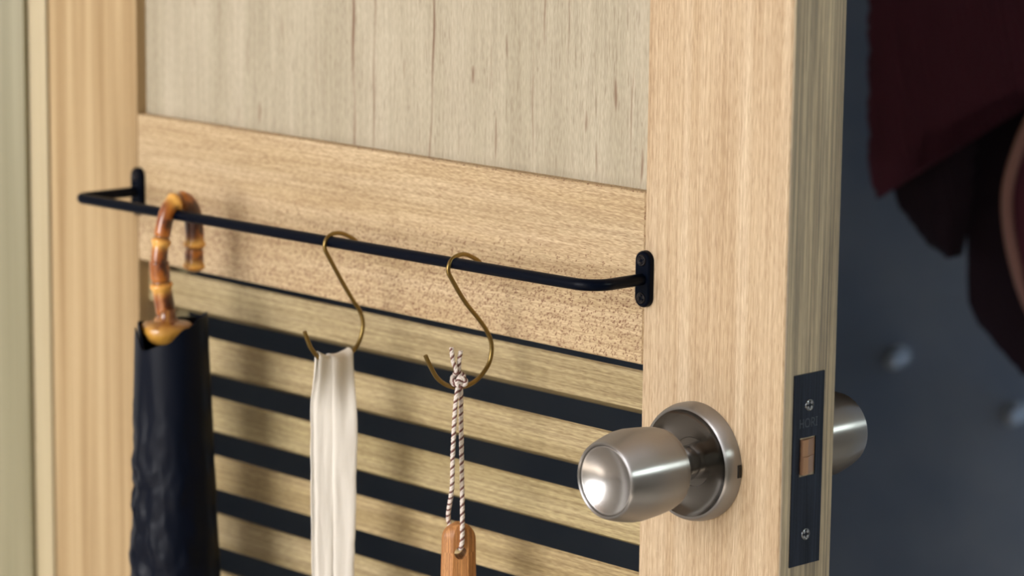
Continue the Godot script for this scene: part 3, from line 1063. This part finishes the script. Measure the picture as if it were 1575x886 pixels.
# ---------------------------------------------------------------- cloth strap
func build_strap() -> void:
	var X := -0.2868
	var wire := func(z: float) -> float:    # height of the hook's lower bend
		return 0.0109 + pow((z - 0.0368) / 0.0105, 2.0) * 0.0026
	var fold := FastNoiseLite.new()
	fold.seed = 14
	fold.frequency = 1.0
	var o := thing("cloth_strap", Vector3(X, -0.3, 0.039))
	tag(o, "ivory cotton strap folded over the left brass hook", "strap")
	# two laps side by side: a narrow one behind, a broad one in front
	var cloth := mat(Color(0.925, 0.905, 0.865), 0.9)
	cloth.rim_enabled = true
	cloth.rim = 0.3
	var wv := FastNoiseLite.new()
	wv.seed = 4
	wv.frequency = 0.28
	wv.fractal_octaves = 2
	var nt := NoiseTexture2D.new()
	nt.width = 256; nt.height = 256
	nt.seamless = true
	nt.noise = wv
	cloth.heightmap_enabled = true
	cloth.heightmap_texture = nt
	cloth.heightmap_scale = 0.012
	for lap in 2:
		var rows := []
		var nr := 160
		var nc := 30
		var over := 0.0018 + (0.0012 if lap == 0 else 0.0)
		for i in nr:
			var s := i / (nr - 1.0)                       # from the front tail, over the wire, down the back
			var row := PackedVector3Array()
			for j in nc:
				var u := j / (nc - 1.0)
				var side := 1.0
				var y := 0.0
				var dx := 0.0
				var run := 0.0
				if s < 0.46:
					run = (0.46 - s) / 0.46
					dx = over
				elif s > 0.54:
					side = -1.0
					run = (s - 0.54) / 0.46
					dx = -over
				else:
					var a := PI * (s - 0.46) / 0.08
					dx = over * cos(a)
					y = over * sin(a)
				var open := clampf(run * 0.30 / 0.035, 0.0, 1.0)
				open = open * open * (3.0 - 2.0 * open)
				var z0 := 0.0
				var z1 := 0.0
				if lap == 0:      # broad right-hand lap
					z0 = lerpf(0.0416, 0.0418, open)
					z1 = lerpf(0.0275, 0.0238, open)
				else:             # narrow left-hand lap, tucked behind
					z0 = lerpf(0.0500, 0.0540, open)
					z1 = lerpf(0.0365, 0.0385, open)
				# the tail drifts and narrows a little lower down
				var lowd := clampf((run * 0.30 - 0.05) / 0.08, 0.0, 1.0)
				z0 = lerpf(z0, z0 - 0.0014, lowd)
				z1 = lerpf(z1, z1 + 0.0022, lowd)
				var z := lerpf(z0, z1, u)
				var yy: float = wire.call(lerpf(z0 if open < 1.0 else z, z1, u)) if run <= 0.0 else wire.call(clampf(lerpf(lerpf(0.0416 if lap == 0 else 0.0500, z0, 0.0), 0.0275 if lap == 0 else 0.0365, u), 0.02, 0.052))
				yy += y + 0.0006 - run * 0.30
				# creases that run from the hook, a soft roll at the edges
				var crease := 0.00045 * sin(u * 7.0 + lap * 2.0 + run * 3.0) * exp(-run * 8.0) + 0.0006 * fold.get_noise_2d(u * 0.8 + lap * 9.0, run * 5.0 + side * 5.0) * clampf(run * 6.0, 0.0, 1.0)
				var roll := -0.0005 * pow(absf(u - 0.5) * 2.0, 8.0)
				z += 0.0008 * fold.get_noise_2d(3.0 + lap * 4.0, run * 12.0 + side) * clampf(run * 8.0, 0.0, 1.0)
				var turn := -0.51 * open * (z - 0.039)
				row.append(Vector3(X + dx + side * (crease + roll) + turn, yy, z + 0.96 * turn + side * (crease + roll) * 0.8 * open) - o.position)
			rows.append(row)
		var b := B.new()
		b.sheet(rows, 0.0009, Vector2(1, 10))
		put("strap_lap", b.mesh(), cloth, o)
	# hem stitches down the free right-hand edge
	var st := B.new()
	for k in 60:
		var f := k / 59.0
		var lowd := clampf((f * 0.29 - 0.045) / 0.08, 0.0, 1.0)
		var p := Vector3(X + 0.0030, 0.004 - f * 0.27, lerpf(0.0262, 0.0284, lowd)) - o.position
		st.tube([p + Vector3(0, 0.0009, 0), p + Vector3(0.0004, 0, 0), p - Vector3(0, 0.0009, 0)], 0.00022, 6)
	var sk := put("stitching", st.mesh(), cloth, o)
	sk.set_meta("kind", "stuff")


# ---------------------------------------------------------------- cord and shoehorn
func build_cord_and_horn() -> void:
	var X := -0.1880
	var white := B.new()
	var brown := B.new()
	var base := Vector3(X, -0.07, 0.039)
	var shift := func(a: Array) -> Array:
		var o := []
		for p in a: o.append(p - base)
		return o
	var at_hole := Vector3(X - 0.0012, -0.0752, 0.0362)
	var nrm := Vector3(sin(deg_to_rad(58.0)), 0, cos(deg_to_rad(58.0)))     # out of the horn's face
	var wid := Vector3(nrm.z, 0, -nrm.x)
	var kc := Vector3(X + 0.0005, 0.0168, 0.0392)
	# right-hand strand: from the hole up through the knot to its cut tail
	var right := [at_hole - nrm * 0.003 + Vector3(0, 0.0018, 0), at_hole + nrm * 0.003 + Vector3(0, 0.0019, 0), at_hole + nrm * 0.0064 + Vector3(0, 0.0034, 0), at_hole + nrm * 0.0074 + Vector3(0.0002, 0.0060, -0.0002), at_hole + nrm * 0.0068 + Vector3(0.0004, 0.0120, -0.0004), Vector3(X + 0.0024, -0.05, 0.0372), Vector3(X, -0.0305, 0.0356), Vector3(X, -0.005, 0.0364), Vector3(X + 0.0008, 0.0085, 0.0374), kc + Vector3(0.0006, -0.003, -0.0006), kc + Vector3(0.0002, 0.004, -0.0004), Vector3(X + 0.0006, 0.0255, 0.0388), Vector3(X + 0.0010, 0.0318, 0.0380)]
	lay_cord(smooth_path(shift.call(right), 14), white, brown, 0.00122)
	# left-hand strand: from behind the horn, up, round in two turns, out as the longer tail
	var left := [at_hole - nrm * 0.003 + Vector3(0, 0.0018, 0), at_hole - nrm * 0.0068 - wid * 0.0008 + Vector3(0, 0.0024, 0), at_hole - nrm * 0.0078 - wid * 0.0022 + Vector3(0, 0.0065, 0), at_hole - nrm * 0.0074 - wid * 0.0036 + Vector3(0, 0.0125, 0), at_hole - nrm * 0.0058 - wid * 0.0046 + Vector3(0, 0.0180, 0), Vector3(X, -0.04, 0.0424), Vector3(X, -0.0219, 0.0420), Vector3(X + 0.0006, 0.0, 0.0413), Vector3(X + 0.0012, 0.0095, 0.0407)]
	var ax := Vector3(0.45, 0.62, 0.35).normalized()       # axis of the turns
	var e1 := ax.cross(Vector3(0, 0, 1)).normalized()
	var e2 := ax.cross(e1)
	for k in 27:
		var a := TAU * k / 12.0 + 2.2
		var w := k / 26.0
		left.append(kc + (e1 * cos(a) + e2 * sin(a)) * (0.0031 - 0.0003 * w) + ax * lerpf(-0.0024, 0.0022, w))
	left.append_array([kc + Vector3(0.0012, 0.0046, 0.0022), Vector3(X - 0.0002, 0.0265, 0.0422), Vector3(X - 0.0006, 0.0335, 0.0430)])
	lay_cord(smooth_path(shift.call(left), 10), white, brown, 0.00122)
	# the front turn that crosses the knot
	var turn := []
	var ax2 := Vector3(0.78, -0.25, 0.57).normalized()
	var f1 := ax2.cross(Vector3.UP).normalized()
	var f2 := ax2.cross(f1)
	for k in 16:
		var a := TAU * k / 12.0
		turn.append(kc + Vector3(0.0018, -0.0006, -0.0004) + (f1 * cos(a) + f2 * sin(a)) * 0.0023 + ax2 * (0.0012 + 0.0010 * k / 15.0))
	lay_cord(smooth_path(shift.call(turn), 8), white, brown, 0.00122)
	var o := thing("striped_cord", base)
	tag(o, "brown and white twisted cord knotted on the right brass hook", "cord")
	put("white_strands", white.mesh(), mat(Color(0.90, 0.86, 0.83), 0.85), o)
	put("brown_strand", brown.mesh(), mat(Color(0.47, 0.32, 0.30), 0.85), o)

	# wooden shoehorn: chamfered stick with rounded top and a drilled hole, widening far below
	var im := wood(101, 192, 512, Color(0.74, 0.52, 0.32), Color(0.82, 0.61, 0.40), Color(0.46, 0.28, 0.16), 0.0045, 0.0038, 0.001)
	var rng := RandomNumberGenerator.new()
	rng.seed = 6
	for k in 420:
		dash(im, rng.randf() * 192, rng.randf() * 512, rng.randf_range(12, 46), 0.9, 0.0, Color(0.36, 0.20, 0.11), rng.randf_range(0.2, 0.6))
	var wm := wood_mat(im, 0.42, 0.01)
	var b := B.new()
	b.begin()
	var rings := []
	var half := 0.0086
	var deep := 0.0060
	# outline half-width and half-depth at each height, from the top down (hole at 0)
	var prof := []
	for k in 9:
		var a := PI / 2.0 * k / 8.0
		prof.append([0.0148 - 0.0080 * (1.0 - cos(a)), maxf(0.0012, half * sin(a) * 0.97 + 0.0002), deep * (0.62 + 0.38 * sin(a))])
	for q in [[-0.012, half + 0.0003, deep], [-0.04, half + 0.0006, deep], [-0.10, half, deep], [-0.16, 0.0105, 0.005], [-0.24, 0.017, 0.0035], [-0.32, 0.021, 0.0025], [-0.36, 0.019, 0.002], [-0.38, 0.010, 0.0016]]:
		prof.append(q)
	for q in prof:
		var w: float = q[1]
		var d: float = q[2]
		var c := minf(0.0046, w * 0.54)
		var cd := minf(0.0034, d * 0.6)
		var row := []
		for p in [[w - c, d], [w, d - cd], [w, -d + cd], [w - c, -d], [-w + c, -d], [-w, -d + cd], [-w, d - cd], [-w + c, d], [w - c, d]]:
			row.append(Vector3(p[0], q[0], p[1]))
		rings.append(row)
	for i in rings.size() - 1:
		for j in 8:
			var uvf := func(p: Vector3, nn: Vector3) -> Vector2:
				return Vector2((p.x if absf(nn.z) > 0.5 else p.z + 0.02) / 0.03, p.y / 0.08)
			b.flat([rings[i][j], rings[i][j + 1], rings[i + 1][j + 1], rings[i + 1][j]], Vector3(0, (rings[i][j].y + rings[i + 1][j].y) / 2.0, 0), uvf)
	for i in [0, rings.size() - 1]:
		b.flat(rings[i].slice(0, 8), Vector3(0, -0.1, 0), func(p: Vector3, _n: Vector3) -> Vector2: return Vector2(p.x, p.z) / 0.03)
	b.finish()
	var horn := CSGMesh3D.new()
	horn.mesh = b.mesh()
	horn.material = wm
	var hole := CSGCylinder3D.new()
	hole.name = "hole"
	hole.radius = 0.0034
	hole.height = 0.04
	hole.sides = 28
	hole.operation = CSGShape3D.OPERATION_SUBTRACTION
	hole.rotation.x = PI / 2.0
	hole.material = wm
	horn.add_child(hole)
	horn.name = numbered("shoehorn")
	add_child(horn, true)
	horn.position = at_hole
	horn.rotation.y = deg_to_rad(58.0)
	tag(horn, "chamfered wooden shoehorn handle hanging by its hole from the striped cord", "shoehorn")


# ---------------------------------------------------------------- coat in the closet
func build_coat(room: Transform3D) -> void:
	var o := thing("hanging_coat", room * Vector3(0.6, -0.12, -0.40))
	o.rotation.y = deg_to_rad(OPEN)
	tag(o, "dark maroon ribbed coat hanging in the closet behind the door", "coat")
	var maroon := mat(Color(0.42, 0.22, 0.30), 0.95)
	maroon.rim_enabled = true
	maroon.rim = 0.2
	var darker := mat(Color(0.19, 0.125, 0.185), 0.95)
	var fuzz := FastNoiseLite.new()
	fuzz.seed = 22
	fuzz.frequency = 1.0
	# left and right limits at each height, in closet axes (u along the wall, y up)
	var org := Vector3(0.6, -0.12, -0.40)
	var build := func(called: String, left: Array, right: Array, n0: float, bulge: float, rib: float, m: Material, nc: int, nr: int) -> void:
		var rows := []
		for i in nr:
			var f := i / (nr - 1.0) * (left.size() - 1)
			var k := mini(int(f), left.size() - 2)
			var a: Vector2 = left[k].lerp(left[k + 1], f - k)
			var e: Vector2 = right[k].lerp(right[k + 1], f - k)
			var row := PackedVector3Array()
			for j in nc:
				var u := j / (nc - 1.0)
				var p := a.lerp(e, u)
				var z := n0 + bulge * sin(PI * clampf(u, 0.02, 0.98)) + 0.006 * fuzz.get_noise_2d(p.x * 22.0, p.y * 6.0)
				z += rib * sin((p.x + p.y * 0.22) / 0.0052 * TAU)
				row.append(Vector3(p.x, p.y, z) - org)
			rows.append(row)
		var b := B.new()
		b.sheet(rows, 0.004)
		put(called, b.mesh(), m, o)
	var V := func(a: Array) -> Array:
		var out := []
		for q in a: out.append(Vector2(q[0], q[1]))
		return out
	# ribbed front of the coat, its lower edge rising to the right
	build.call("ribbed_front", V.call([[0.416, 0.75], [0.417, 0.45], [0.418, 0.198], [0.423, 0.061], [0.430, 0.038]]), V.call([[0.62, 0.75], [0.62, 0.45], [0.62, 0.25], [0.60, 0.16], [0.545, 0.118]]), -0.375, 0.02, 0.0027, maroon, 400, 220)
	# sleeve end behind it on the left
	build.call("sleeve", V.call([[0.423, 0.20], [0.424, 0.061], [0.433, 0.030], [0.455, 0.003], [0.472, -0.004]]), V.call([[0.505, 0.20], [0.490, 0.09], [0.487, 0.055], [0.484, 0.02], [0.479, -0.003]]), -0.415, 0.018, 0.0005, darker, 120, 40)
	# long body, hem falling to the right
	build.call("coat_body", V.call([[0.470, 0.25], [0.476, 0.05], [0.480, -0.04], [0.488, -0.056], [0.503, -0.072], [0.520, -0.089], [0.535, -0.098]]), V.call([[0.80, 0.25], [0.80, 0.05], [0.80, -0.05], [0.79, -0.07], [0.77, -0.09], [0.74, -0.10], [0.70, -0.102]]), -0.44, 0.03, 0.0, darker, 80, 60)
	# edge piping of the lapel, curving in from the right
	var pip := []
	for q in [[0.560, 0.150, -0.352], [0.5365, 0.102, -0.356], [0.5265, 0.077, -0.36], [0.5207, 0.052, -0.362], [0.5215, 0.027, -0.364], [0.5270, -0.001, -0.368], [0.5345, -0.024, -0.372], [0.55, -0.058, -0.38]]:
		pip.append(Vector3(q[0], q[1], q[2]) - org)
	var b := B.new()
	b.tube(even(smooth_path(pip, 8), 0.003), 0.0042, 12)
	put("piping", b.mesh(), mat(Color(0.76, 0.58, 0.57), 0.9), o)
	build.call("lapel", V.call([[0.560, 0.150], [0.5365, 0.102], [0.5265, 0.077], [0.5207, 0.052], [0.5215, 0.027], [0.5270, -0.001], [0.5345, -0.024], [0.55, -0.058]]), V.call([[0.62, 0.150], [0.62, 0.102], [0.62, 0.077], [0.62, 0.052], [0.62, 0.027], [0.62, -0.001], [0.62, -0.024], [0.62, -0.058]]), -0.372, 0.006, 0.0, maroon, 40, 40)
